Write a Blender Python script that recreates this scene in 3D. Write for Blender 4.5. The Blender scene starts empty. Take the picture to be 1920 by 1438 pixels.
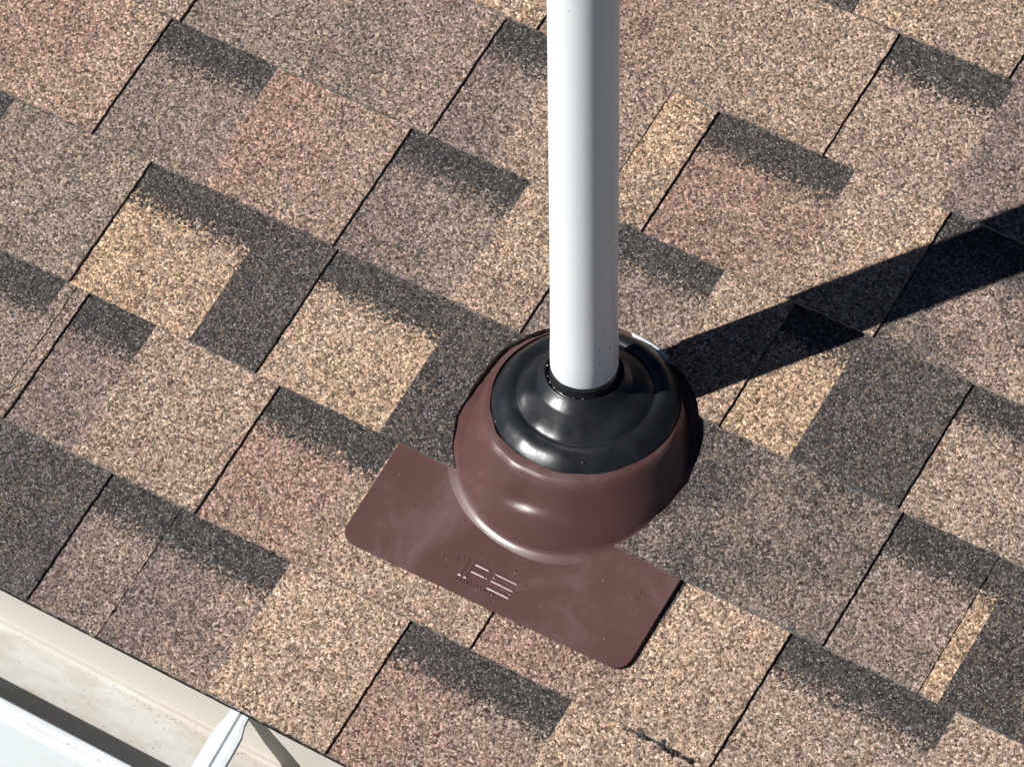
import bpy, bmesh, math, random
from mathutils import Vector, Matrix, noise

rng = random.Random(7)
scene = bpy.context.scene
col = scene.collection

# ------------------------------------------------------------------ camera, sky, sun, exposure
PITCH = math.radians(18.287)                       # slope of the roof
CAM_LOC = Vector((2.12153, -2.05098, 3.33908))
CAM_ROT = Matrix(((0.840305, -0.395030, 0.371266),
                  (0.541953, 0.628839, -0.557538),
                  (-0.013222, 0.669711, 0.742504)))
cam_data = bpy.data.cameras.new("camera")
cam_data.sensor_width = 36.0
cam_data.lens = 8901.8 / 1920.0 * 36.0
cam_data.clip_start = 0.05
cam_data.clip_end = 500.0
camera = bpy.data.objects.new("camera", cam_data)
camera.matrix_world = Matrix.Translation(CAM_LOC) @ CAM_ROT.to_4x4()
col.objects.link(camera)
scene.camera = camera

SUN_EL = math.radians(41.0)
SUN_H = Vector((-0.6565, -0.7543, 0.0)).normalized()
SUN_DIR = Vector((SUN_H.x * math.cos(SUN_EL), SUN_H.y * math.cos(SUN_EL), math.sin(SUN_EL)))

world = bpy.data.worlds.new("World")
scene.world = world
world.use_nodes = True
wn = world.node_tree
sky = wn.nodes.new("ShaderNodeTexSky")
sky.sky_type = 'NISHITA'
sky.sun_disc = False
sky.sun_elevation = SUN_EL
sky.altitude = 3500.0
sky.air_density = 0.5
sky.dust_density = 0.3
sky.sun_rotation = math.atan2(SUN_H.x, SUN_H.y)
wn.links.new(sky.outputs[0], wn.nodes["Background"].inputs[0])
wn.nodes["Background"].inputs[1].default_value = 0.05

sun_data = bpy.data.lights.new("sun", 'SUN')
sun_data.energy = 5.0
sun_data.angle = math.radians(0.53)
sun_data.color = (1.0, 0.975, 0.94)
sun = bpy.data.objects.new("sun", sun_data)
sun.rotation_euler = (-SUN_DIR).to_track_quat('-Z', 'Y').to_euler()
sun.location = SUN_DIR * 10
col.objects.link(sun)

scene.view_settings.view_transform = 'Standard'
scene.view_settings.look = 'None'
scene.view_settings.gamma = 1.0
scene.view_settings.use_curve_mapping = False
scene.view_settings.exposure = 0.25

# ------------------------------------------------------------------ helpers
def srgb(r, g, b, k=1.0):
    def f(c):
        c /= 255.0
        return c / 12.92 if c <= 0.04045 else ((c + 0.055) / 1.055) ** 2.4
    return (f(r) * k, f(g) * k, f(b) * k)

def new_mat(name):
    m = bpy.data.materials.new(name)
    m.use_nodes = True
    nt = m.node_tree
    nt.nodes.clear()
    out = nt.nodes.new("ShaderNodeOutputMaterial")
    p = nt.nodes.new("ShaderNodeBsdfPrincipled")
    nt.links.new(p.outputs[0], out.inputs[0])
    return m, nt, p

class G:
    """small wrapper that makes node graphs short to write"""
    def __init__(self, nt):
        self.nt = nt
    def n(self, kind, **kw):
        nd = self.nt.nodes.new("ShaderNode" + kind)
        for k, v in kw.items():
            setattr(nd, k, v)
        return nd
    def link(self, a, b):
        self.nt.links.new(a, b)
    def val(self, sock, v):
        if hasattr(v, "is_output"):
            self.nt.links.new(v, sock)
        else:
            sock.default_value = v
    def math(self, op, a, b=0.0, c=None, clamp=False):
        nd = self.n("Math", operation=op, use_clamp=clamp)
        self.val(nd.inputs[0], a)
        self.val(nd.inputs[1], b)
        if c is not None:
            self.val(nd.inputs[2], c)
        return nd.outputs[0]
    def mix(self, f, a, b, mode='MIX'):
        nd = self.n("Mix", data_type='RGBA', blend_type=mode)
        self.val(nd.inputs[0], f)
        self.val(nd.inputs[6], a if hasattr(a, "is_output") else (*a[:3], 1))
        self.val(nd.inputs[7], b if hasattr(b, "is_output") else (*b[:3], 1))
        return nd.outputs[2]
    def ramp(self, f, stops, interp='LINEAR'):
        nd = self.n("ValToRGB")
        cr = nd.color_ramp
        cr.interpolation = interp
        while len(cr.elements) < len(stops):
            cr.elements.new(0.5)
        for e, (p, c) in zip(cr.elements, stops):
            e.position = p
            e.color = (*c, 1) if not isinstance(c, (int, float)) else (c, c, c, 1)
        self.val(nd.inputs[0], f)
        return nd.outputs[0]
    def noise(self, vec, scale, detail=2.0, rough=0.5, dist=0.0):
        nd = self.n("TexNoise")
        if vec is not None:
            self.link(vec, nd.inputs["Vector"])
        nd.inputs["Scale"].default_value = scale
        nd.inputs["Detail"].default_value = detail
        nd.inputs["Roughness"].default_value = rough
        nd.inputs["Distortion"].default_value = dist
        return nd.outputs["Fac"]
    def maprange(self, v, a, b, c, d, smooth=False):
        nd = self.n("MapRange")
        if smooth:
            nd.interpolation_type = 'SMOOTHSTEP'
        self.val(nd.inputs[0], v)
        for i, x in enumerate((a, b, c, d)):
            self.val(nd.inputs[i + 1], x)
        return nd.outputs[0]
    def bump(self, h, dist, strength=1.0, normal=None):
        nd = self.n("Bump")
        nd.inputs["Strength"].default_value = strength
        nd.inputs["Distance"].default_value = dist
        self.link(h, nd.inputs["Height"])
        if normal is not None:
            self.link(normal, nd.inputs["Normal"])
        return nd.outputs[0]

def link_obj(name, bm, mats, parent=None, smooth=False, loc=None):
    me = bpy.data.meshes.new(name)
    bmesh.ops.recalc_face_normals(bm, faces=bm.faces)
    bm.to_mesh(me)
    bm.free()
    for m in (mats if isinstance(mats, (list, tuple)) else [mats]):
        me.materials.append(m)
    if smooth:
        me.polygons.foreach_set("use_smooth", [True] * len(me.polygons))
    o = bpy.data.objects.new(name, me)
    col.objects.link(o)
    if parent:
        o.parent = parent
    if loc is not None:
        o.location = loc
    return o

def tag(o, label=None, cat=None, group=None, kind=None):
    if label: o["label"] = label
    if cat: o["category"] = cat
    if group: o["group"] = group
    if kind: o["kind"] = kind
    return o

def thing(name, label, cat, loc=(0, 0, 0)):
    o = bpy.data.objects.new(name, None)
    o.empty_display_size = 0.05
    o.location = loc
    col.objects.link(o)
    return tag(o, label, cat)

RIGHT = Matrix.Rotation(PITCH, 4, 'X')             # roof frame (u along eave, v up slope, n off the roof) to world
def W(u, v, n=0.0):
    return RIGHT @ Vector((u, v, n))
def L(p):
    return RIGHT.inverted() @ Vector(p)

# ------------------------------------------------------------------ shingle material
E_ = 0.143
def shingle_material(name, side=False):
    m, nt, p = new_mat(name)
    g = G(nt)
    tc = g.n("TexCoord")
    oi = g.n("ObjectInfo")
    geo_off = g.n("VectorMath", operation='SCALE')
    comb = g.n("CombineXYZ")
    g.link(oi.outputs["Random"], comb.inputs[0])
    r2 = g.math('MULTIPLY', oi.outputs["Random"], 7.3)
    g.link(r2, comb.inputs[1])
    g.link(comb.outputs[0], geo_off.inputs[0])
    geo_off.inputs["Scale"].default_value = 3.0
    add = g.n("VectorMath", operation='ADD')
    g.link(tc.outputs["Object"], add.inputs[0])
    g.link(geo_off.outputs[0], add.inputs[1])
    vec = add.outputs[0]
    # irregular granules: warp the lookup so the cells are not tidy
    wn1 = g.n("TexNoise")
    g.link(vec, wn1.inputs["Vector"])
    wn1.inputs["Scale"].default_value = 420.0
    wn1.inputs["Detail"].default_value = 1.0
    wsub = g.n("VectorMath", operation='SUBTRACT')
    g.link(wn1.outputs["Color"], wsub.inputs[0]); wsub.inputs[1].default_value = (0.5, 0.5, 0.5)
    wsc = g.n("VectorMath", operation='SCALE')
    g.link(wsub.outputs[0], wsc.inputs[0]); wsc.inputs["Scale"].default_value = 0.0016
    wadd = g.n("VectorMath", operation='ADD')
    g.link(vec, wadd.inputs[0]); g.link(wsc.outputs[0], wadd.inputs[1])
    vor = g.n("TexVoronoi")
    g.link(wadd.outputs[0], vor.inputs["Vector"])
    vor.inputs["Scale"].default_value = 455.0
    sep = g.n("SeparateColor")
    g.link(vor.outputs["Color"], sep.inputs[0])
    vor2 = g.n("TexVoronoi")
    g.link(wadd.outputs[0], vor2.inputs["Vector"])
    vor2.inputs["Scale"].default_value = 930.0
    sep2 = g.n("SeparateColor")
    g.link(vor2.outputs["Color"], sep2.inputs[0])
    xyz = g.n("SeparateXYZ")
    g.link(tc.outputs["Object"], xyz.inputs[0])

    def attr(nm, out):
        a = g.n("Attribute", attribute_type='OBJECT', attribute_name=nm)
        return a.outputs[out]
    ta, tb = attr("tone_a", "Vector"), attr("tone_b", "Vector")
    tb2 = attr("tone_c", "Vector")
    band, wid = attr("band", "Fac"), attr("wid", "Fac")
    nlow = g.noise(vec, 13.0, 3.0, 0.6)
    nmid = g.noise(vec, 60.0, 2.0, 0.5)
    xr = g.math('DIVIDE', xyz.outputs[0], wid)
    f = g.math('ADD', g.math('MULTIPLY', xr, 0.8), g.math('MULTIPLY', g.math('SUBTRACT', nlow, 0.5), 2.6))
    f = g.math('ADD', f, g.math('MULTIPLY', g.math('SUBTRACT', sep.outputs[1], 0.5), 0.5))
    f = g.maprange(f, 0.15, 0.75, 0, 1, True)
    base = g.mix(f, ta, tb)
    f3 = g.math('ADD', g.math('MULTIPLY', g.math('SUBTRACT', nmid, 0.5), 1.2), sep2.outputs[1])
    base = g.mix(g.maprange(f3, 0.72, 0.92, 0, 0.75), base, tb2)
    # printed shadow band at the top of the recessed pieces
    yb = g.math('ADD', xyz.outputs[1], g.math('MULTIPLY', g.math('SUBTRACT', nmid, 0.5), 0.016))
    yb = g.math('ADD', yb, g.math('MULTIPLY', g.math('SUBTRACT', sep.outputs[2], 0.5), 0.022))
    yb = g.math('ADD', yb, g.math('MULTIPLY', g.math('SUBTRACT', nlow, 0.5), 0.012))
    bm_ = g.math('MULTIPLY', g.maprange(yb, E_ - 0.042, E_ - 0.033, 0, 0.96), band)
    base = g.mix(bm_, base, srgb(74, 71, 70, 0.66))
    # spread of light and dark granules
    gr = g.ramp(sep.outputs[0], [(0.0, 0.20), (0.16, 0.42), (0.42, 0.79), (0.72, 1.14), (0.93, 1.66), (1.0, 2.2)])
    gr2 = g.ramp(sep2.outputs[0], [(0.0, 0.60), (0.5, 0.98), (1.0, 1.42)])
    c = g.mix(1.0, base, gr, 'MULTIPLY')
    c = g.mix(1.0, c, gr2, 'MULTIPLY')
    hue = g.ramp(sep2.outputs[1], [(0.0, (1.08, 0.96, 0.88)), (0.35, (1.02, 0.99, 0.94)), (0.65, (0.99, 1.0, 1.0)), (1.0, (0.96, 0.99, 1.14))])
    c = g.mix(1.0, c, hue, 'MULTIPLY')
    # weathering: soft patches where the blend is thinner or dirtier
    nbig = g.noise(tc.outputs['Object'], 7.0, 5.0, 0.7)
    c = g.mix(1.0, c, g.ramp(nbig, [(0.3, (0.86, 0.85, 0.84)), (0.5, (1.0, 1.0, 1.0)), (0.7, (1.10, 1.09, 1.06))]), 'MULTIPLY')
    # a few pale and a few ochre grains
    pale = g.math('GREATER_THAN', sep2.outputs[2], 0.955)
    c = g.mix(g.math('MULTIPLY', pale, 0.6), c, (0.46, 0.43, 0.39))
    rust = g.math('GREATER_THAN', sep.outputs[1], 0.93)
    c = g.mix(g.math('MULTIPLY', rust, g.math('SUBTRACT', 0.26, g.math('MULTIPLY', bm_, 0.26))), c, (0.34, 0.20, 0.10))
    dark = g.math('LESS_THAN', sep2.outputs[2], 0.06)
    c = g.mix(g.math('MULTIPLY', dark, 0.75), c, (0.025, 0.022, 0.022))
    if side:
        nn = g.noise(vec, 260.0, 3.0, 0.7)
        ns = g.noise(vec, 24.0, 2.0, 0.6)
        k = g.maprange(g.math('ADD', nn, g.math('MULTIPLY', ns, 0.5)), 0.56, 0.82, 0.0, 1.0)
        c = g.mix(k, (0.030, 0.029, 0.028), g.mix(0.7, c, (0.33, 0.32, 0.30)))
    else:
        # worn foot: asphalt shows between grains along the exposed butt
        ed = g.math('ADD', xyz.outputs[1], g.math('MULTIPLY', nmid, 0.004))
        wear = g.math('MULTIPLY', g.maprange(ed, 0.0015, 0.0050, 1.0, 0.0), g.math('LESS_THAN', sep2.outputs[1], 0.55))
        c = g.mix(g.math('MULTIPLY', wear, 0.55), c, (0.05, 0.048, 0.046))
    g.link(c, p.inputs["Base Color"])
    p.inputs["Roughness"].default_value = 0.82
    p.inputs["Specular IOR Level"].default_value = 0.35
    h = g.math('ADD', g.math('MULTIPLY', g.math('SUBTRACT', 1.0, g.math('MULTIPLY', vor.outputs["Distance"], 1.6)), 0.7),
               g.math('MULTIPLY', sep.outputs[0], 0.5))
    h = g.math('ADD', h, g.math('MULTIPLY', g.math('SUBTRACT', 1.0, vor2.outputs["Distance"]), 0.3))
    b1 = g.bump(g.noise(vec, 30.0, 2.0, 0.5), 0.0016, 0.5)
    g.link(g.bump(h, 0.0009, 0.75, b1), p.inputs["Normal"])
    return m

MAT_SHINGLE = shingle_material("shingle_granules")
MAT_SIDE = shingle_material("shingle_cut_edge", side=True)

def asphalt_material():
    m, nt, p = new_mat("asphalt_underlay")
    g = G(nt)
    tc = g.n("TexCoord")
    n1 = g.noise(tc.outputs["Object"], 300.0, 3.0, 0.6)
    g.link(g.ramp(n1, [(0.3, (0.010, 0.010, 0.010)), (0.7, (0.035, 0.034, 0.032))]), p.inputs["Base Color"])
    p.inputs["Roughness"].default_value = 0.7
    g.link(g.bump(n1, 0.001, 0.6), p.inputs["Normal"])
    return m
MAT_ASPHALT = asphalt_material()

# ------------------------------------------------------------------ the roof
roof = thing("roof", "shingle roof blended tan, rose brown and charcoal, sloping down to the white gutter", "roof")
roof.rotation_euler = (PITCH, 0, 0)

K = 1.0
TONES = {  # granule blends
    'T': [(187, 160, 138), (176, 151, 132), (193, 165, 131)],
    'O': [(198, 167, 138), (188, 160, 134), (202, 172, 130)],
    'L': [(171, 148, 131), (163, 142, 127), (179, 156, 132)],
    'G': [(140, 125, 114), (154, 138, 123), (146, 132, 122)],
    'R': [(164, 135, 120), (164, 141, 124), (168, 132, 115)],
    'P': [(134, 118, 111), (150, 132, 119), (140, 122, 118)],
    'D': [(76, 71, 69), (82, 77, 74), (102, 95, 91)],
    'Y': [(110, 100, 94), (132, 118, 109), (120, 109, 104)],
}
TONE_K = 0.80
BASE_T, TOOTH_T, TILT = 0.0020, 0.0028, 0.0048
N0 = -0.0062
CONE_C = (0.5972, 0.3570)
CUT_C = (0.5925, 0.3650)
CUT_R = 0.1135

def cut_radius(ang):
    return CUT_R + 0.0018 * math.sin(3 * ang + 0.6) + 0.0014 * math.sin(7 * ang + 2.0) + 0.0006 * math.sin(19 * ang)

def make_shingle(u0, u1, row_v, top_v, raised, tones, cut=None, slope=0.0, u0t=None, u1t=None, ragged=0.0):
    """one shingle tab lying on the roof. u0..u1 along the eave, row_v the butt edge; raised = laminated tooth."""
    u0t = u0 if u0t is None else u0t
    u1t = u1 if u1t is None else u1t
    step = 0.004
    top = BASE_T + (TOOTH_T if raised else 0.0)
    cu, cv = CUT_C
    sd = rng.random() * 50
    def jit(a, b, amp=0.0008):
        return amp * (noise.noise(Vector((a * 170, b * 170, sd))) + 0.6 * noise.noise(Vector((a * 520, b * 520, sd + 9))))
    def inside(u, v):
        return cut is not None and math.hypot(u - cu, v - cv) < cut_radius(math.atan2(v - cv, u - cu))
    def push_bottom(u, v):                      # lift a butt point to the top of the round cut-out
        if cut == 'above' and abs(u - cu) < CUT_R:
            w = max(0.0, CUT_R ** 2 - (u - cu) ** 2) ** 0.5 + cv
            r = cut_radius(math.atan2(w - cv, u - cu)) - CUT_R
            return max(v, w + r)
        return v
    pts = []
    # bottom edge left to right
    L0, R0 = u0, u1
    def side_x(v, which):
        if cut == 'left_of' and which == 'R' or cut == 'right_of' and which == 'L':
            if abs(v - cv) < CUT_R:
                w = (CUT_R ** 2 - (v - cv) ** 2) ** 0.5
                sgn = -1 if cut == 'left_of' else 1
                r = cut_radius(math.atan2(v - cv, sgn * w)) - CUT_R
                x = cu + sgn * (w + r)
                return min(u1, x) if cut == 'left_of' else max(u0, x)
        return None
    def ul(v):
        s = side_x(v, 'L')
        return s if s is not None else u0 + (u0t - u0) * (v - row_v) / E_
    def ur(v):
        s = side_x(v, 'R')
        return s if s is not None else u1 + (u1t - u1) * (v - row_v) / E_
    a, b = ul(row_v), ur(row_v)
    nb = max(2, int((b - a) / step))
    for i in range(nb + 1):
        u = a + (b - a) * i / nb
        v = row_v + slope * (u - 0.55) + jit(u, row_v, 0.0015) - ragged * max(0, noise.noise(Vector((u * 90, 3.1, sd)))) * 1.0
        pts.append((u, push_bottom(u, v)))
    ve = top_v
    v_start = pts[-1][1]
    ns = max(2, int((ve - v_start) / step))
    for i in range(1, ns + 1):
        v = v_start + (ve - v_start) * i / ns
        pts.append((ur(v) + jit(v, u1 + 3), v))
    v_start = pts[0][1]
    left = []
    ns = max(2, int((ve - v_start) / step))
    for i in range(1, ns + 1):
        v = v_start + (ve - v_start) * i / ns
        left.append((ul(v) + jit(v, u0 + 7), v))
    pts += left[::-1]
    bm = bmesh.new()
    def nz(v):
        return N0 + TILT * (1 - (v - row_v) / E_)
    warp_s = rng.random() * 30
    def warp(u, v):
        return 0.0005 * noise.noise(Vector((u * 14, v * 14, warp_s)))
    tv = [bm.verts.new((u - u0, v - row_v, nz(v) + top + warp(u, v))) for u, v in pts]
    # slightly undercut, rounded arris
    bv = [bm.verts.new((u - u0, v - row_v, nz(v) + 0.0001)) for u, v in pts]
    ftop = bm.faces.new(tv)
    nn = len(pts)
    for i in range(nn):
        j = (i + 1) % nn
        fc = bm.faces.new((tv[j], tv[i], bv[i], bv[j]))
        fc.material_index = 1
    o = link_obj("shingle", bm, [MAT_SHINGLE, MAT_SIDE], roof, loc=(u0, row_v, 0))
    jitk = rng.uniform(0.96, 1.05)
    for key, c in zip(("tone_a", "tone_b", "tone_c"), tones):
        o[key] = [x * jitk for x in srgb(*c, TONE_K)]
    o["band"] = 0.0 if raised else 1.0
    o["wid"] = float(u1 - u0)
    return o

# boundaries read along the eave, metres: (start, end, raised?, blend, blend it drifts to)
t_, g_ = True, False
ROWS = {
    0: [(0.060, 0.2213, t_, 'D', 'D'), (0.2222, 0.2995, g_, 'P', 'G'), (0.3008, 0.4225, g_, 'P', 'R'), (0.4225, 0.5510, t_, 'T', 'T'),
        (0.5520, 0.7228, g_, 'R', 'G'), (0.7228, 0.8900, t_, 'T', 'L')],
    1: [(-0.070, 0.0715, g_, 'P', 'G'), (0.0715, 0.0835, t_, 'G', 'G'), (0.0848, 0.0975, t_, 'G', 'L'), (0.0980, 0.1760, g_, 'P', 'P'),
        (0.1760, 0.3155, t_, 'L', 'T'), (0.3165, 0.4480, g_, 'R', 'R'), (0.4480, 0.6150, t_, 'T', 'T'), (0.6162, 0.7570, g_, 'R', 'R'),
        (0.7570, 0.8635, t_, 'T', 'T'), (0.8645, 1.0300, g_, 'L', 'G'), (1.0300, 1.1800, t_, 'L', 'T')],
    2: [(-0.210, -0.0855, g_, 'G', 'D'), (-0.0855, 0.0745, t_, 'G', 'G'), (0.0755, 0.2145, g_, 'O', 'T'), (0.2145, 0.2890, t_, 'D', 'D'),
        (0.2900, 0.4285, g_, 'T', 'O'), (0.4285, 0.5990, t_, 'D', 'D'), (0.6010, 0.8955, t_, 'D', 'Y'), (0.8965, 0.9915, g_, 'G', 'P'),
        (0.9927, 1.0125, g_, 'O', 'O'), (1.0125, 1.1700, t_, 'D', 'Y')],
    3: [(-0.190, 0.0062, t_, 'R', 'T'), (0.0072, 0.1322, g_, 'G', 'P'), (0.1322, 0.2848, t_, 'R', 'L'), (0.2858, 0.4183, g_, 'P', 'G'),
        (0.4183, 0.4925, t_, 'T', 'L'), (0.4940, 0.6310, g_, 'P', 'G'), (0.6310, 0.7055, t_, 'L', 'O'), (0.7065, 0.7790, g_, 'O', 'O'),
        (0.7790, 0.8900, t_, 'D', 'D'), (0.8910, 1.0250, g_, 'L', 'G'), (1.0250, 1.1500, t_, 'L', 'T')],
    4: [(-0.130, 0.0172, t_, 'R', 'L'), (0.0190, 0.1580, g_, 'G', 'G'), (0.1580, 0.3047, t_, 'G', 'L'), (0.3057, 0.3770, g_, 'P', 'G'),
        (0.3770, 0.4905, t_, 'L', 'L'), (0.4918, 0.5408, t_, 'O', 'T'), (0.5418, 0.6880, g_, 'R', 'R'), (0.6880, 0.7875, t_, 'L', 'O'),
        (0.7885, 0.9200, g_, 'Y', 'L'), (0.9200, 1.0700, t_, 'L', 'L')],
    5: [(0.170, 0.3400, t_, 'O', 'T'), (0.3410, 0.4710, g_, 'R', 'R'), (0.4710, 0.6537, t_, 'L', 'T'), (0.6547, 0.7770, g_, 'L', 'L'),
        (0.7770, 0.9300, t_, 'P', 'Y')],
    6: [(0.430, 0.6025, g_, 'Y', 'D'), (0.6045, 0.7700, t_, 'T', 'L')],
}
ROW_FIT = {0: (-0.0026, 0.0), 1: (-0.0010, 0.004), 2: (0.0010, -0.002), 3: (0.0030, 0.0), 4: (-0.0005, -0.004), 5: (-0.0010, 0.0), 6: (0.0, 0.0)}
U_MIN, U_MAX = -0.75, 1.65
N_ROWS = 10
for r in range(N_ROWS):
    segs = list(ROWS.get(r, []))
    off, sl = ROW_FIT.get(r, (0.0, 0.0))
    if not segs:
        s0 = rng.uniform(0.0, 0.12)
        segs = [(s0, s0 + 0.14, True, 'T', 'L')]
    codes = "TTLLRGPDOY"
    raised = not segs[-1][2]
    u = segs[-1][1]
    while u < U_MAX:
        w = rng.uniform(0.07, 0.17)
        e = u + w + (0.001 if not raised else 0)
        c = rng.choice("TLRPG" if not raised else codes)
        segs.append((u + (0.001 if not raised else 0.0), e, raised, c, rng.choice("TLG") if c != 'D' else 'D'))
        u = e
        raised = not raised
    raised = not segs[0][2]
    u = segs[0][0]
    while u > U_MIN:
        w = rng.uniform(0.07, 0.17)
        c = rng.choice("TLRPG" if not raised else codes)
        segs.insert(0, (u - w + (0.001 if not raised else 0.0), u - (0.001 if raised else 0.0), raised, c, rng.choice("TLG") if c != 'D' else 'D'))
        u -= w
        raised = not raised
    for (a, b, rs, ca, cb) in segs:
        cut = None
        tv = r * E_ + E_ + 0.021
        if r == 2 and abs(a - 0.4285) < 1e-4: cut = 'left_of'
        if r == 2 and abs(a - 0.6010) < 1e-4: cut = 'right_of'
        if r == 3 and a < 0.72 and b > 0.46: cut = 'above'
        A_, B_ = TONES[ca], TONES[cb]
        rag = 0.0035 if (r == 1 and abs(a - 0.757) < 1e-4) else 0.0
        make_shingle(a, b, r * E_ + off, tv, rs, (A_[0], B_[1], A_[2]), cut=cut, slope=sl, ragged=rag)

# dark deck below the joints; hides nothing but the gaps between the tabs
bm = bmesh.new()
vs = [bm.verts.new(p) for p in ((U_MIN - 0.2, 0.006, -0.0175), (U_MAX + 0.2, 0.006, -0.0175), (U_MAX + 0.2, 1.46, -0.0175), (U_MIN - 0.2, 1.46, -0.0175))]
bm.faces.new(vs)
ex = bmesh.ops.extrude_face_region(bm, geom=bm.faces[:])
bmesh.ops.translate(bm, vec=(0, 0, 0.0085), verts=[v for v in ex["geom"] if isinstance(v, bmesh.types.BMVert)])
link_obj("deck", bm, MAT_ASPHALT, roof)
# starter strip: dark edge under the first course, just short of its butt
bm = bmesh.new()
n_ = 300
prof = [(-0.0008, -0.0017), (-0.0008, -0.0060), (0.02, -0.0060)]
prev = None
for i in range(n_ + 1):
    u = U_MIN + (U_MAX - U_MIN) * i / n_
    j = 0.0004 * noise.noise(Vector((u * 130, 0, 4)))
    cur = [bm.verts.new((u, v + j + (-0.0022), n - 0.0022)) for v, n in prof]
    if prev:
        for k in range(2):
            bm.faces.new((prev[k], cur[k], cur[k + 1], prev[k + 1]))
    prev = cur
link_obj("starter_strip", bm, MAT_ASPHALT, roof)

# lumps of asphalt where the butt edge is broken
bm = bmesh.new()
for i in range(110):
    t = i / 109
    u = 0.778 + 0.068 * t + rng.uniform(-0.002, 0.002)
    s = rng.uniform(0.0005, 0.0019) * (0.5 + 1.0 * abs(math.sin(math.pi * t * 2.3)))
    v = E_ + 0.0005 + rng.gauss(0, 0.0022) - 0.001 * t
    mtx = Matrix.Translation((u, v, 0.0005 + rng.uniform(-0.001, 0.002))) @ Matrix.Rotation(rng.uniform(0, 3), 4, 'Z') @ Matrix.Diagonal((s * 1.4, s, s * 0.8, 1))
    bmesh.ops.create_icosphere(bm, subdivisions=1, radius=1.0, matrix=mtx)
for v in bm.verts:
    v.co += 0.0006 * noise.noise_vector(v.co * 400)
o = link_obj("asphalt_lumps", bm, MAT_ASPHALT, roof)
o["kind"] = "stuff"

# ------------------------------------------------------------------ gutter and what carries it
def painted_metal(name, base, dirt, rough=0.35, streak=1.0):
    m, nt, p = new_mat(name)
    g = G(nt)
    tc = g.n("TexCoord")
    mp = g.n("Mapping")
    g.link(tc.outputs["Object"], mp.inputs[0])
    mp.inputs["Scale"].default_value = (0.55, 1.6, 1.0)
    v = mp.outputs[0]
    a = g.noise(v, 22.0, 5.0, 0.62)
    b = g.noise(v, 90.0, 4.0, 0.6)
    c = g.noise(tc.outputs["Object"], 420.0, 2.0, 0.5)
    k = g.maprange(g.math('ADD', a, g.math('MULTIPLY', g.math('SUBTRACT', b, 0.5), 0.6)), 0.42, 0.72, 0.0, streak)
    colr = g.mix(k, base, dirt)
    spot = g.maprange(c, 0.72, 0.78, 0.0, 0.55)
    colr = g.mix(g.math('MULTIPLY', spot, streak), colr, (0.10, 0.08, 0.06))
    g.link(colr, p.inputs["Base Color"])
    g.link(g.maprange(k, 0, 1, rough, 0.7), p.inputs["Roughness"])
    g.link(g.bump(a, 0.002, 0.15), p.inputs["Normal"])
    return m

def gutter_inner_material():
    """painted aluminium, dusty inside: grey silt on the floor, warmer stain towards the back"""
    m, nt, p = new_mat("gutter_trough_paint")
    g = G(nt)
    tc = g.n("TexCoord")
    geo = g.n("NewGeometry")
    mp = g.n("Mapping")
    g.link(tc.outputs["Object"], mp.inputs[0])
    mp.inputs["Scale"].default_value = (0.5, 1.5, 1.5)
    v = mp.outputs[0]
    sx = g.n("SeparateXYZ")
    g.link(tc.outputs["Object"], sx.inputs[0])
    a = g.noise(v, 16.0, 5.0, 0.6, 0.6)
    b = g.noise(v, 70.0, 5.0, 0.65)
    c = g.noise(tc.outputs["Object"], 380.0, 2.0, 0.5)
    floor_ = g.maprange(sx.outputs[2], -0.0735, -0.0700, 1.0, 0.0)
    k = g.maprange(g.math('ADD', a, g.math('MULTIPLY', g.math('SUBTRACT', b, 0.5), 0.5)), 0.40, 0.66, 0.0, 1.0)
    fl = g.mix(k, (0.53, 0.53, 0.515), (0.44, 0.40, 0.34))
    k2 = g.maprange(b, 0.60, 0.74, 0.0, 0.3)
    fl = g.mix(k2, fl, (0.36, 0.27, 0.17))
    bk = g.mix(g.maprange(a, 0.3, 0.7, 0.0, 0.35), (0.56, 0.535, 0.475), (0.52, 0.48, 0.41))
    colr = g.mix(floor_, bk, fl)
    # silt line along the fold
    z = g.math('ABSOLUTE', g.math('ADD', sx.outputs[2], 0.0725))
    y = g.math('ABSOLUTE', g.math('SUBTRACT', sx.outputs[1], 0.008))
    d = g.math('ADD', g.math('ADD', z, y), g.math('MULTIPLY', b, 0.003))
    ln = g.maprange(d, 0.0030, 0.0058, 0.55, 0.0)
    colr = g.mix(ln, colr, (0.30, 0.26, 0.20))
    spot = g.math('MULTIPLY', g.maprange(c, 0.70, 0.76, 0.0, 0.7), floor_)
    colr = g.mix(spot, colr, (0.10, 0.08, 0.06))
    g.link(colr, p.inputs["Base Color"])
    p.inputs["Roughness"].default_value = 0.55
    g.link(g.bump(b, 0.0008, 0.25), p.inputs["Normal"])
    return m

MAT_WHITE_METAL = painted_metal("white_gutter_paint", (0.80, 0.85, 0.88), (0.66, 0.66, 0.64), 0.32, 0.35)
MAT_TROUGH = gutter_inner_material()

def sweep_x(profile, x0, x1, nseg=1, wob=0.0):
    bm = bmesh.new()
    prev = None
    for i in range(nseg + 1):
        x = x0 + (x1 - x0) * i / nseg
        cur = []
        for k, (y, z) in enumerate(profile):
            w1 = wob * noise.noise(Vector((x * 3, k * 0.2, 0)))
            cur.append(bm.verts.new((x, y + w1, z + w1 * 0.6)))
        if prev:
            for k in range(len(profile) - 1):
                bm.faces.new((prev[k], prev[k + 1], cur[k + 1], cur[k]))
        prev = cur
    return bm

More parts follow.
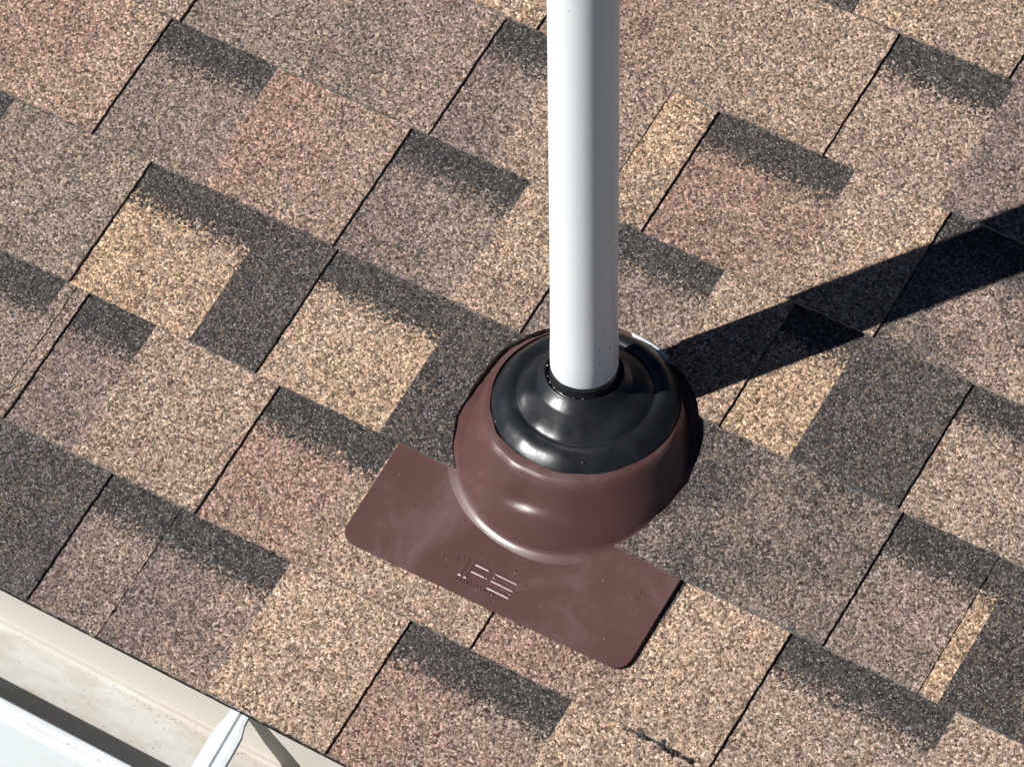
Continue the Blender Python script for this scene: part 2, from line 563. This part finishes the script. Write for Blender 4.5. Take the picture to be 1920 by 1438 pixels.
gutter = thing("gutter", "white metal rain gutter with a dusty trough running along the eave", "gutter")
GX0, GX1 = -0.85, 1.75
trough_prof = [(0.0100, -0.0120), (0.0100, -0.0660), (0.0096, -0.0700), (0.0080, -0.0730), (0.0050, -0.0744), (0.0010, -0.0748),
               (-0.0500, -0.0750), (-0.1080, -0.0748), (-0.1120, -0.0735), (-0.1134, -0.0700), (-0.1140, -0.0130)]
o = link_obj("trough", sweep_x(trough_prof, GX0, GX1, 60, 0.0006), MAT_TROUGH, gutter, smooth=True)
lip_prof = [(-0.0990, -0.0165), (-0.0985, -0.0110), (-0.0992, -0.0096), (-0.1010, -0.0090), (-0.1090, -0.0087), (-0.1100, -0.0093), (-0.1108, -0.0089),
            (-0.1150, -0.0092), (-0.1166, -0.0102), (-0.1172, -0.0120)]
o = link_obj("front_lip", sweep_x(lip_prof, GX0, GX1, 60, 0.0005), MAT_WHITE_METAL, gutter, smooth=True)
face_prof = [(-0.1174, -0.0122), (-0.1180, -0.0150), (-0.1182, -0.1180), (-0.1176, -0.1190), (-0.1160, -0.1190), (-0.1155, -0.0795), (-0.0050, -0.0795), (0.0090, -0.0790), (0.0112, -0.0770), (0.0114, -0.0120)]
o = link_obj("outer_face", sweep_x(face_prof, GX0, GX1, 60, 0.0005), MAT_WHITE_METAL, gutter, smooth=False)

# hanger strap across the gutter
hanger = thing("gutter_hanger", "ridged white metal strap crossing the gutter from the eave to its lip", "gutter hanger", (0.4560, 0.0, -0.0095))
def strap():
    bm = bmesh.new()
    cross = [(-1.0, -0.0026), (-0.93, -0.0004), (-0.62, 0.0), (-0.40, 0.0), (-0.32, 0.0016), (0.02, 0.0018), (0.12, 0.0), (0.24, -0.0006), (0.34, 0.0013),
             (0.62, 0.0014), (0.93, 0.0009), (1.0, -0.0008)]
    ys = [0.012, 0.0, -0.010, -0.016, -0.022, -0.040, -0.060, -0.080, -0.092, -0.0985]
    hw = [0.0105, 0.0105, 0.0110, 0.0128, 0.0145, 0.0150, 0.0150, 0.0150, 0.0145, 0.0140]
    rows_ = []
    for y, w in zip(ys, hw):
        sh = -y * 0.17
        rows_.append([bm.verts.new((w * a + sh, y, b)) for a, b in cross])
    for r0, r1 in zip(rows_, rows_[1:]):
        for k in range(len(cross) - 1):
            bm.faces.new((r0[k], r0[k + 1], r1[k + 1], r1[k]))
    low = [[bm.verts.new(v.co + Vector((0, 0, -0.0011))) for v in r] for r in rows_]
    for r0, r1 in zip(low, low[1:]):
        for k in range(len(cross) - 1):
            bm.faces.new((r0[k], r1[k], r1[k + 1], r0[k + 1]))
    for i in range(len(rows_) - 1):
        for k in (0, len(cross) - 1):
            bm.faces.new((rows_[i][k], rows_[i + 1][k], low[i + 1][k], low[i][k]))
    for i in (0, len(rows_) - 1):
        for k in range(len(cross) - 1):
            bm.faces.new((rows_[i][k], rows_[i][k + 1], low[i][k + 1], low[i][k]))
    return bm
link_obj("strap", strap(), MAT_WHITE_METAL, hanger, smooth=False)
bm = bmesh.new()
bmesh.ops.create_cone(bm, cap_ends=True, segments=6, radius1=0.0042, radius2=0.0040, depth=0.004, matrix=Matrix.Translation((0.001, 0.006, 0.0025)) @ Matrix.Rotation(math.pi / 2, 4, 'X'))
link_obj("screw", bm, MAT_WHITE_METAL, hanger)

# fascia, wall and ground beyond the frame
def plain_mat(name, c, rough=0.7, amp=0.2, sc=8.0):
    m, nt, p = new_mat(name)
    g = G(nt)
    tc = g.n("TexCoord")
    n1 = g.noise(tc.outputs["Object"], sc, 6.0, 0.6)
    g.link(g.mix(n1, tuple(x * (1 - amp) for x in c), tuple(x * (1 + amp) for x in c)), p.inputs["Base Color"])
    p.inputs["Roughness"].default_value = rough
    return m
def box_bm(x0, x1, y0, y1, z0, z1):
    bm = bmesh.new()
    bmesh.ops.create_cube(bm, size=1.0, matrix=Matrix.Translation(((x0 + x1) / 2, (y0 + y1) / 2, (z0 + z1) / 2)) @ Matrix.Diagonal((x1 - x0, y1 - y0, z1 - z0, 1)))
    return bm
tag(link_obj("fascia_wall", box_bm(GX0 - 0.1, GX1 + 0.1, 0.0120, 0.035, -0.20, -0.0165), plain_mat("fascia_paint", (0.62, 0.60, 0.55))), kind="structure")
tag(link_obj("house_wall", box_bm(GX0 - 0.1, GX1 + 0.1, 0.40, 0.60, -3.2, -0.05), plain_mat("wall_render", (0.45, 0.40, 0.33))), kind="structure")
tag(link_obj("ground", box_bm(-60, 60, -60, 60, -3.25, -3.2), plain_mat("ground_grass", (0.055, 0.075, 0.03), 0.9, 0.4, 3.0)), kind="structure")

# ------------------------------------------------------------------ flashing
FOOT = W(0.588, 0.3892, 0.0)                       # where the pipe's axis meets the roof
def plate_n(v):
    t = min(1.0, max(0.0, (v - 0.310) / 0.035))
    return max(-0.0082, 0.0044 - (v - 0.178) * (TILT / E_) - 0.0032 * t * t * (3 - 2 * t))

def brown_plastic():
    m, nt, p = new_mat("brown_plastic")
    g = G(nt)
    tc = g.n("TexCoord")
    v = tc.outputs["Object"]
    a = g.noise(v, 14.0, 4.0, 0.55, 0.8)
    b = g.noise(v, 120.0, 3.0, 0.6)
    c = g.noise(v, 900.0, 1.0, 0.5)
    base = g.mix(a, (0.084, 0.039, 0.033), (0.100, 0.047, 0.046))
    dust = g.maprange(g.math('ADD', a, g.math('MULTIPLY', g.math('SUBTRACT', b, 0.5), 0.35)), 0.50, 0.74, 0.0, 0.15)
    base = g.mix(dust, base, (0.26, 0.19, 0.19))
    spk = g.n("TexVoronoi")
    g.link(v, spk.inputs["Vector"]); spk.inputs["Scale"].default_value = 60.0
    sp = g.math('MULTIPLY', g.math('LESS_THAN', spk.outputs["Distance"], 0.05), 0.18)
    base = g.mix(sp, base, (0.32, 0.20, 0.17))
    g.link(base, p.inputs["Base Color"])
    g.link(g.maprange(a, 0.35, 0.65, 0.31, 0.45), p.inputs["Roughness"])
    p.inputs["Specular IOR Level"].default_value = 0.5
    b1 = g.bump(a, 0.004, 0.12)
    g.link(g.bump(c, 0.00015, 0.30, b1), p.inputs["Normal"])
    return m
MAT_BROWN = brown_plastic()

def rubber():
    m, nt, p = new_mat("black_rubber")
    g = G(nt)
    tc = g.n("TexCoord")
    v = tc.outputs["Object"]
    a = g.noise(v, 34.0, 3.0, 0.5)
    b = g.noise(v, 300.0, 3.0, 0.6)
    base = g.mix(g.maprange(a, 0.35, 0.75, 0, 0.6), (0.010, 0.011, 0.013), (0.026, 0.030, 0.034))
    g.link(base, p.inputs["Base Color"])
    g.link(g.maprange(a, 0.3, 0.7, 0.25, 0.35), p.inputs["Roughness"])
    p.inputs["Specular IOR Level"].default_value = 0.55
    b1 = g.bump(a, 0.004, 0.22)
    g.link(g.bump(b, 0.0001, 0.3, b1), p.inputs["Normal"])
    return m
MAT_RUBBER = rubber()

flashing = thing("vent_flashing", "brown plastic roof flashing with a round cone and black rubber collar around the white pipe", "roof flashing", FOOT)
TO_F = Matrix.Translation(FOOT)
def rel(p):
    return p - FOOT

# base plate: rounded lower corners, thin sheet tucked under the upper shingles
def plate_outline():
    cs = [(0.4460, 0.5400), (0.4508, 0.1800), (0.7520, 0.1845), (0.7480, 0.5400)]
    rad = [0.004, 0.018, 0.018, 0.004]
    out = []
    n = len(cs)
    for i, (c, r) in enumerate(zip(cs, rad)):
        p0, p1, p2 = Vector(cs[i - 1]), Vector(c), Vector(cs[(i + 1) % n])
        a, b = (p0 - p1).normalized(), (p2 - p1).normalized()
        s, e = p1 + a * r, p1 + b * r
        for k in range(9):
            t = k / 8
            out.append((1 - t) ** 2 * s + 2 * t * (1 - t) * p1 + t * t * e)
    # finer points along the sides
    fine = []
    for i, q in enumerate(out):
        fine.append(q)
        nx = out[(i + 1) % len(out)]
        d = (nx - q).length
        if d > 0.02:
            m_ = int(d / 0.01)
            for k in range(1, m_):
                fine.append(q + (nx - q) * k / m_)
    return fine
bm = bmesh.new()
ol = plate_outline()
TH = 0.0019
def wavy(u, v):
    return 0.0005 * noise.noise(Vector((u * 11, v * 11, 2.2)))
ctr = sum((Vector(q) for q in ol), Vector((0, 0))) / len(ol)
rings = []
for inset, dz in ((0.0, 0.0), (0.0, TH - 0.0006), (0.0006, TH), (0.012, TH)):
    rg = []
    for q in ol:
        d = (ctr - q); d = Vector((math.copysign(min(abs(d.x), inset), d.x), math.copysign(min(abs(d.y), inset), d.y)))
        u, v = q + d
        rg.append(bm.verts.new(rel(W(u, v, plate_n(v) - TH + dz + wavy(u, v)))))
    rings.append(rg)
for r0, r1 in zip(rings, rings[1:]):
    for i in range(len(ol)):
        j = (i + 1) % len(ol)
        bm.faces.new((r0[i], r0[j], r1[j], r1[i]))
bm.faces.new(rings[-1])
o = link_obj("base_plate", bm, MAT_BROWN, flashing)

# cone: lofted from a circle in the roof plane to a level circle under the collar
RIM_C = Vector((0.0071, -0.0089, 0.0272))
RIM_TILT = 0.05
RIM_R = 0.0895
def rim_r(phi):
    # the cone's mouth stands proud of the collar on the down-slope side only
    d = (phi - math.radians(85) + math.pi) % (2 * math.pi) - math.pi
    e = (phi + math.radians(118) + math.pi) % (2 * math.pi) - math.pi
    return RIM_R - 0.0075 * math.exp(-(d / 1.0) ** 2) + 0.0024 * math.exp(-(e / 0.42) ** 2) + 0.0007 * math.sin(phi * 17) * math.exp(-(e / 0.5) ** 2)
NPHI = 220
prof = [(-0.42, -0.006), (-0.31, 0.006), (-0.21, 0.021), (-0.12, 0.043), (-0.045, 0.076), (0.01, 0.120), (0.055, 0.178), (0.105, 0.235), (0.18, 0.320), (0.30, 0.44), (0.42, 0.555),
        (0.55, 0.680), (0.68, 0.80), (0.80, 0.905), (0.89, 0.965), (0.95, 0.993), (1.02, 1.0), (1.12, 1.0)]
def cone_pt(phi, a, b):
    bu, bv = CONE_C[0] + 0.1060 * math.cos(phi), CONE_C[1] + 0.1060 * math.sin(phi)
    B = Vector((bu, bv, plate_n(bv)))
    T = L(FOOT + RIM_C + Vector((rim_r(phi) * math.cos(phi), rim_r(phi) * math.sin(phi), RIM_TILT * RIM_R * math.sin(phi) + 0.0010)))
    if T.z < B.z + 0.004: T.z = B.z + 0.004
    rad = Vector((math.cos(phi), math.sin(phi), 0))
    # keep the flare the same width all round
    if a < 0:
        p = B - rad * (a * 0.034)
    else:
        p = Vector((B.x + (T.x - B.x) * a, B.y + (T.y - B.y) * a, 0))
    p.z = B.z + (T.z - B.z) * b
    return p
D_PHI, D_B = math.radians(-89.0), 0.66
def dent(phi, b, p):
    x = (phi - D_PHI) * 0.10                       # metres round the cone
    x = (x + math.pi * 0.1) % (2 * math.pi * 0.1) - math.pi * 0.1
    y = (b - D_B) * 0.08                           # metres up the wall
    # crease: sharp lower lip, soft upper side
    k = math.exp(-(x / 0.017) ** 2)
    yy = y + 0.0035 - 0.10 * x
    k = math.exp(-(x / (0.021 if yy < 0 else max(0.006, 0.021 - 0.70 * yy))) ** 2)
    prof_ = math.exp(-(yy / 0.0150) ** 2) if yy > 0 else math.exp(-(yy / 0.0065) ** 2)
    return 0.0036 * k * prof_
bm = bmesh.new()
dense = []
for (a0, b0), (a1, b1) in zip(prof, prof[1:]):
    for k in range(3):
        t = k / 3
        dense.append((a0 + (a1 - a0) * t, b0 + (b1 - b0) * t))
dense.append(prof[-1])
grid = []
for (a, b) in dense:
    ring = []
    for i in range(NPHI):
        phi = -math.pi + 2 * math.pi * i / NPHI
        p = cone_pt(phi, a, b)
        d = dent(phi, b, p)
        d += 0.0009 * noise.noise(Vector((math.cos(phi) * 2.2, math.sin(phi) * 2.2, b * 1.4))) * (1 if 0.1 < b < 0.95 else 0.3)
        p -= Vector((math.cos(phi) * 0.75, math.sin(phi) * 0.75, 0.66)) * d
        ring.append(bm.verts.new(rel(RIGHT @ p)))
    grid.append(ring)
for r0, r1 in zip(grid, grid[1:]):
    for i in range(NPHI):
        j = (i + 1) % NPHI
        bm.faces.new((r0[i], r0[j], r1[j], r1[i]))
link_obj("cone", bm, MAT_BROWN, flashing, smooth=True)

# collar
bm = bmesh.new()
# (radius, height above the foot, share of the rim's offset)
cp = [(0.0850, 0.0285, 1.0), (0.0872, 0.0284, 1.0), (0.0882, 0.0292, 1.0), (0.0884, 0.0306, 1.0), (0.0878, 0.0320, 1.0), (0.0862, 0.0338, 1.0), (0.0835, 0.0362, 0.98), (0.0800, 0.0389, 0.95),
      (0.0765, 0.0408, 0.91), (0.0730, 0.0417, 0.86), (0.0700, 0.0417, 0.82), (0.0675, 0.0409, 0.79), (0.0655, 0.0398, 0.77), (0.0644, 0.0391, 0.76), (0.0634, 0.0392, 0.75), (0.0622, 0.0401, 0.73),
      (0.0600, 0.0416, 0.69), (0.0565, 0.0433, 0.62), (0.0525, 0.0449, 0.53), (0.0485, 0.0463, 0.44), (0.0450, 0.0476, 0.36), (0.0442, 0.0479, 0.34), (0.0436, 0.0482, 0.32), (0.0428, 0.0488, 0.30),
      (0.0408, 0.0504, 0.22), (0.0388, 0.0523, 0.14), (0.0370, 0.0541, 0.07), (0.0364, 0.0550, 0.03), (0.0360, 0.0556, 0.0), (0.0353, 0.0555, 0.0), (0.0347, 0.0540, 0.0), (0.0338, 0.0523, 0.0),
      (0.0322, 0.0523, 0.0), (0.0315, 0.0535, 0.0), (0.0313, 0.0600, 0.0), (0.0312, 0.0655, 0.0), (0.0304, 0.0660, 0.0)]
NS = 200
prev = None
for (r, h, s) in cp:
    q = min(1.0, max(0.0, (r - 0.035) / 0.050))
    r -= 0.0024 * q
    h -= 0.0028 * q
    ring = []
    for i in range(NS):
        a = 2 * math.pi * i / NS
        w = 0.0
        if 0.045 < r < 0.088:
            w = 0.0011 * noise.noise(Vector((math.cos(a) * 3.6, math.sin(a) * 3.6, r * 22)))
        if 0.044 < r < 0.0665:      # soft fold where the rubber is pulled towards the pipe
            da = (a + math.radians(143) + math.pi) % (2 * math.pi) - math.pi
            w += 0.0026 * math.exp(-(da / 0.20) ** 2) * math.sin(math.pi * (r - 0.044) / 0.0225) - 0.0012 * math.exp(-((da - 0.35) / 0.22) ** 2) * math.sin(math.pi * (r - 0.044) / 0.0225)
        edge = 0.0003 * noise.noise(Vector((math.cos(a) * 9, math.sin(a) * 9, 1.0))) if r > 0.088 else 0.0
        rr = r + edge
        ring.append(bm.verts.new((RIM_C.x * s + rr * math.cos(a), RIM_C.y * s + rr * math.sin(a), h + w + RIM_TILT * s * rr * math.sin(a))))
    if prev:
        for i in range(NS):
            j = (i + 1) % NS
            bm.faces.new((prev[i], prev[j], ring[j], ring[i]))
    prev = ring
link_obj("rubber_collar", bm, MAT_RUBBER, flashing, smooth=True)

# raised lettering on the plate
def plate_text(txt, size, u, v, name, rot=0.0, sx=1.0, h=0.0009, offs=0.0, bev=0.0):
    cu_ = bpy.data.curves.new(name, 'FONT')
    cu_.body = txt
    cu_.size = size
    cu_.extrude = h
    cu_.bevel_depth = bev
    cu_.bevel_resolution = 0
    cu_.offset = offs
    cu_.resolution_u = 3
    tmp = bpy.data.objects.new(name, cu_)
    col.objects.link(tmp)
    dg = bpy.context.evaluated_depsgraph_get()
    dg.update()
    me = bpy.data.meshes.new_from_object(tmp.evaluated_get(dg))
    bpy.data.objects.remove(tmp)
    cr, sr = math.cos(rot), math.sin(rot)
    for vert in me.vertices:
        x, y, z = vert.co
        x *= sx
        uu, vv = u + x * cr - y * sr, v + x * sr + y * cr
        vert.co = rel(W(uu, vv, plate_n(vv) + 0.00005 + z * 0.45 + wavy(uu, vv)))
    me.materials.clear()
    me.materials.append(MAT_BROWN)
    o = bpy.data.objects.new(name, me)
    col.objects.link(o)
    o.parent = flashing
    return o
def frame_part(name, rects, h=0.0008):
    bm = bmesh.new()
    for (u0, v0, u1, v1) in rects:
        q = [(u0, v0), (u1, v0), (u1, v1), (u0, v1)]
        lo = [bm.verts.new(rel(W(u, v, plate_n(v) - 0.0002 + wavy(u, v)))) for u, v in q]
        hi = [bm.verts.new(rel(W(u, v, plate_n(v) + h + wavy(u, v)))) for u, v in q]
        bm.faces.new(hi)
        for i in range(4):
            j = (i + 1) % 4
            bm.faces.new((lo[i], lo[j], hi[j], hi[i]))
    return link_obj(name, bm, MAT_BROWN, flashing)
def block_letter(rects, h=0.0005, ch=0.0020):
    """one raised block letter out of bars with sloping shoulders"""
    bm = bmesh.new()
    for k_, (u0, v0, u1, v1) in enumerate(rects):
        hk = h - 0.00004 * k_
        def ring(ins, z):
            q = [(u0 + ins, v0 + ins), (u1 - ins, v0 + ins), (u1 - ins, v1 - ins), (u0 + ins, v1 - ins)]
            return [bm.verts.new(rel(W(u, v, plate_n(v) + z + wavy(u, v)))) for u, v in q]
        a_, b_ = ring(-ch * 0.4, -0.0003), ring(ch * 0.6, hk)
        bm.faces.new(b_)
        for i in range(4):
            j = (i + 1) % 4
            bm.faces.new((a_[i], a_[j], b_[j], b_[i]))
    return link_obj("letter", bm, MAT_BROWN, flashing)
VB, VM, VT, SW = 0.1985, 0.2060, 0.2135, 0.0037
block_letter([(0.5680, VB, 0.5718, VT + SW)])
block_letter([(0.5742, VB, 0.5774, VT + SW), (0.5774, VT, 0.5925, VT + SW), (0.5774, VM, 0.5925, VM + SW), (0.5925, VM, 0.5955, VT + SW)])
block_letter([(0.5985, VB, 0.6225, VB + SW), (0.5985, VM, 0.6225, VM + SW), (0.5985, VT, 0.6225, VT + SW), (0.5985, VM + SW, 0.6015, VT), (0.6195, VB + SW, 0.6225, VM)])
plate_text("CORPORATION", 0.0060, 0.5690, 0.1935, "small_lettering", rot=0.01, sx=0.92, h=0.0006, bev=0.0003)
# worn marks above, left and right of the letters, too faint to read
def marks(u0, v0, n, w, hgt):
    out = []
    u = u0
    for i in range(n):
        ww = w * rng.uniform(0.5, 1.2)
        hh = hgt * rng.uniform(0.5, 1.0)
        out.append((u, v0 + rng.uniform(0, hgt * 0.3), u + ww, v0 + hh))
        u += ww + w * 0.45
    return out
frame_part("worn_marking", marks(0.5745, 0.2235, 11, 0.0028, 0.0034), 0.0004)
frame_part("worn_marking", marks(0.6255, 0.2160, 4, 0.0026, 0.0036), 0.0004)
frame_part("worn_marking", [(0.5560, 0.2150, 0.5650, 0.2162), (0.5596, 0.2085, 0.5610, 0.2149)], 0.0005)
frame_part("worn_marking", marks(0.7230, 0.2560, 3, 0.0036, 0.0050) + marks(0.7230, 0.2500, 2, 0.003, 0.004), 0.00022)

# ------------------------------------------------------------------ pipe
def pipe_paint():
    m, nt, p = new_mat("white_pipe_paint")
    g = G(nt)
    tc = g.n("TexCoord")
    v = tc.outputs["Object"]
    sx = g.n("SeparateXYZ")
    g.link(v, sx.inputs[0])
    a = g.noise(v, 9.0, 4.0, 0.6)
    b = g.noise(v, 190.0, 3.0, 0.6)
    base = g.mix(a, (0.80, 0.84, 0.87), (0.86, 0.88, 0.90))
    low = g.maprange(sx.outputs[2], 0.07, 0.30, 1.0, 0.0)
    mp = g.n("Mapping")
    g.link(v, mp.inputs[0]); mp.inputs["Scale"].default_value = (1.0, 1.0, 0.35)
    sc = g.noise(mp.outputs[0], 330.0, 2.0, 0.5)
    sd = g.maprange(sx.outputs[0], 0.016, 0.028, 0.0, 1.0)
    k = g.math('MULTIPLY', g.math('MULTIPLY', g.maprange(sc, 0.64, 0.72, 0.0, 0.8), low), sd)
    base = g.mix(k, base, (0.16, 0.11, 0.12))
    spk = g.n("TexVoronoi")
    g.link(v, spk.inputs["Vector"]); spk.inputs["Scale"].default_value = 34.0
    sp = g.math('MULTIPLY', g.math('LESS_THAN', spk.outputs["Distance"], 0.035), 0.45)
    base = g.mix(sp, base, (0.30, 0.30, 0.32))
    g.link(base, p.inputs["Base Color"])
    p.inputs["Roughness"].default_value = 0.38
    g.link(g.bump(b, 0.0003, 0.25), p.inputs["Normal"])
    return m
MAT_PIPE = pipe_paint()
pipe = thing("vent_pipe", "white painted vent pipe standing upright out of the black rubber collar", "vent pipe", FOOT)
bm = bmesh.new()
NS = 96
hs = [(0.0545, 0.0303), (0.0665, 0.0306), (0.075, 0.0310), (0.090, 0.0309), (0.105, 0.0304), (0.16, 0.0302), (0.4, 0.0302), (0.7, 0.0303), (0.95, 0.0303), (0.9505, 0.0300), (0.9505, 0.0266), (0.60, 0.0262), (0.59, 0.0)]
prev = None
for k, (h, r) in enumerate(hs):
    if r == 0.0:
        c = bm.verts.new((0, 0, h))
        for i in range(NS):
            bm.faces.new((prev[i], prev[(i + 1) % NS], c))
        break
    ring = []
    for i in range(NS):
        a = 2 * math.pi * i / NS
        hh = h + (0.0016 * noise.noise(Vector((math.cos(a) * 5, math.sin(a) * 5, 5.0))) if k < 2 else 0.0)
        rr = r + (0.00025 * noise.noise(Vector((math.cos(a) * 4, math.sin(a) * 4, h * 30))) if k < 5 else 0.0)
        ring.append(bm.verts.new((rr * math.cos(a), rr * math.sin(a), hh)))
    if prev:
        for i in range(NS):
            j = (i + 1) % NS
            bm.faces.new((prev[i], prev[j], ring[j], ring[i]))
    prev = ring
link_obj("pipe_wall", bm, MAT_PIPE, pipe, smooth=True)

# ------------------------------------------------------------------ white sliver added to imitate a sun glint, and loose grit
glint = bmesh.new()
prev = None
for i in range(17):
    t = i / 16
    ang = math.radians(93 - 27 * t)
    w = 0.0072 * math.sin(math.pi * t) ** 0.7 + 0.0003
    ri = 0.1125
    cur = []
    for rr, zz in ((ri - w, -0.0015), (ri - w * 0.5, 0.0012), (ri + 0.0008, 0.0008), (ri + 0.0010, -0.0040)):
        cur.append(glint.verts.new((CUT_C[0] + rr * math.cos(ang), CUT_C[1] + rr * math.sin(ang), zz)))
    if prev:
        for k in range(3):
            glint.faces.new((prev[k], cur[k], cur[k + 1], prev[k + 1]))
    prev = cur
bmesh.ops.transform(glint, matrix=RIGHT, verts=glint.verts)
tag(link_obj("glint_sliver", glint, MAT_PIPE, smooth=True), "small white sliver added as a sun glint behind the collar, right of the pipe", "glint")

def grit_mat():
    m, nt, p = new_mat("loose_grit")
    g = G(nt)
    tc = g.n("TexCoord")
    v = g.n("TexVoronoi"); g.link(tc.outputs["Object"], v.inputs["Vector"]); v.inputs["Scale"].default_value = 200.0
    s = g.n("SeparateColor"); g.link(v.outputs["Color"], s.inputs[0])
    g.link(g.ramp(s.outputs[0], [(0.0, (0.20, 0.17, 0.14)), (0.5, (0.42, 0.36, 0.30)), (1.0, (0.6, 0.55, 0.5))]), p.inputs["Base Color"])
    p.inputs["Roughness"].default_value = 0.8
    return m
bm = bmesh.new()
def grain(p, s):
    mtx = Matrix.Translation(p) @ Matrix.Rotation(rng.uniform(0, 3), 4, 'Z') @ Matrix.Diagonal((s, s * rng.uniform(.6, 1), s * .6, 1))
    bmesh.ops.create_icosphere(bm, subdivisions=1, radius=1.0, matrix=mtx)
for a, r, h in ((-138, .0333, .0557), (-112, .0333, .0557), (-96, .0333, .0557), (-75, .0333, .0557), (-60, .0333, .0557), (-125, .0333, .0557)):
    grain(FOOT + Vector((r * math.cos(math.radians(a)), r * math.sin(math.radians(a)), h)), rng.uniform(.0007, .0011))
for a, r, h in ((-172, .076, .0343), (-160, .034, .0560), (-128, .086, .0306), (-60, .080, .0332), (-30, .060, .037)):
    grain(FOOT + RIM_C * 0.9 * (1 if r > .06 else 0) * Vector((1, 1, 0)).length / 1.4142 + Vector((r * math.cos(math.radians(a)), r * math.sin(math.radians(a)), h - (0.0255 * 0.9 if r > .06 else 0))), .0009)
for i in range(170):
    x = rng.uniform(-0.1, 0.6); y = rng.uniform(-0.1, 0.008) if i % 3 else 0.006
    grain(Vector((x, y, -0.0746)), rng.uniform(.0004, .0010))
for i in range(8):
    grain(Vector((rng.uniform(0.2, 0.42), -0.1105, -0.0086)), rng.uniform(.0004, .0009))
for i in range(14):
    u = rng.uniform(0.46, 0.74); v = rng.uniform(0.19, 0.28)
    if math.hypot(u - CONE_C[0], v - CONE_C[1]) > 0.122:
        grain(W(u, v, plate_n(v) + .0002), rng.uniform(.0004, .0008))
for i in range(150):                               # washed-down granules on the tabs
    u, v = rng.uniform(-0.15, 1.05), rng.uniform(0.0, 0.85)
    if math.hypot(u - CONE_C[0], v - CONE_C[1]) > 0.13 and not (0.44 < u < 0.76 and 0.17 < v < 0.30):
        vl = (v % E_) / E_
        grain(W(u, v, N0 + TILT * (1 - vl) + BASE_T + TOOTH_T + 0.0002), rng.uniform(.0006, .0012))
for i in range(130):                               # silt along the fold of the trough
    grain(Vector((rng.uniform(-0.1, 0.75), 0.0035 + rng.gauss(0, 0.0022), -0.0744)), rng.uniform(.0004, .0009))
o = link_obj("loose_grit", bm, grit_mat())
tag(o, kind="stuff")
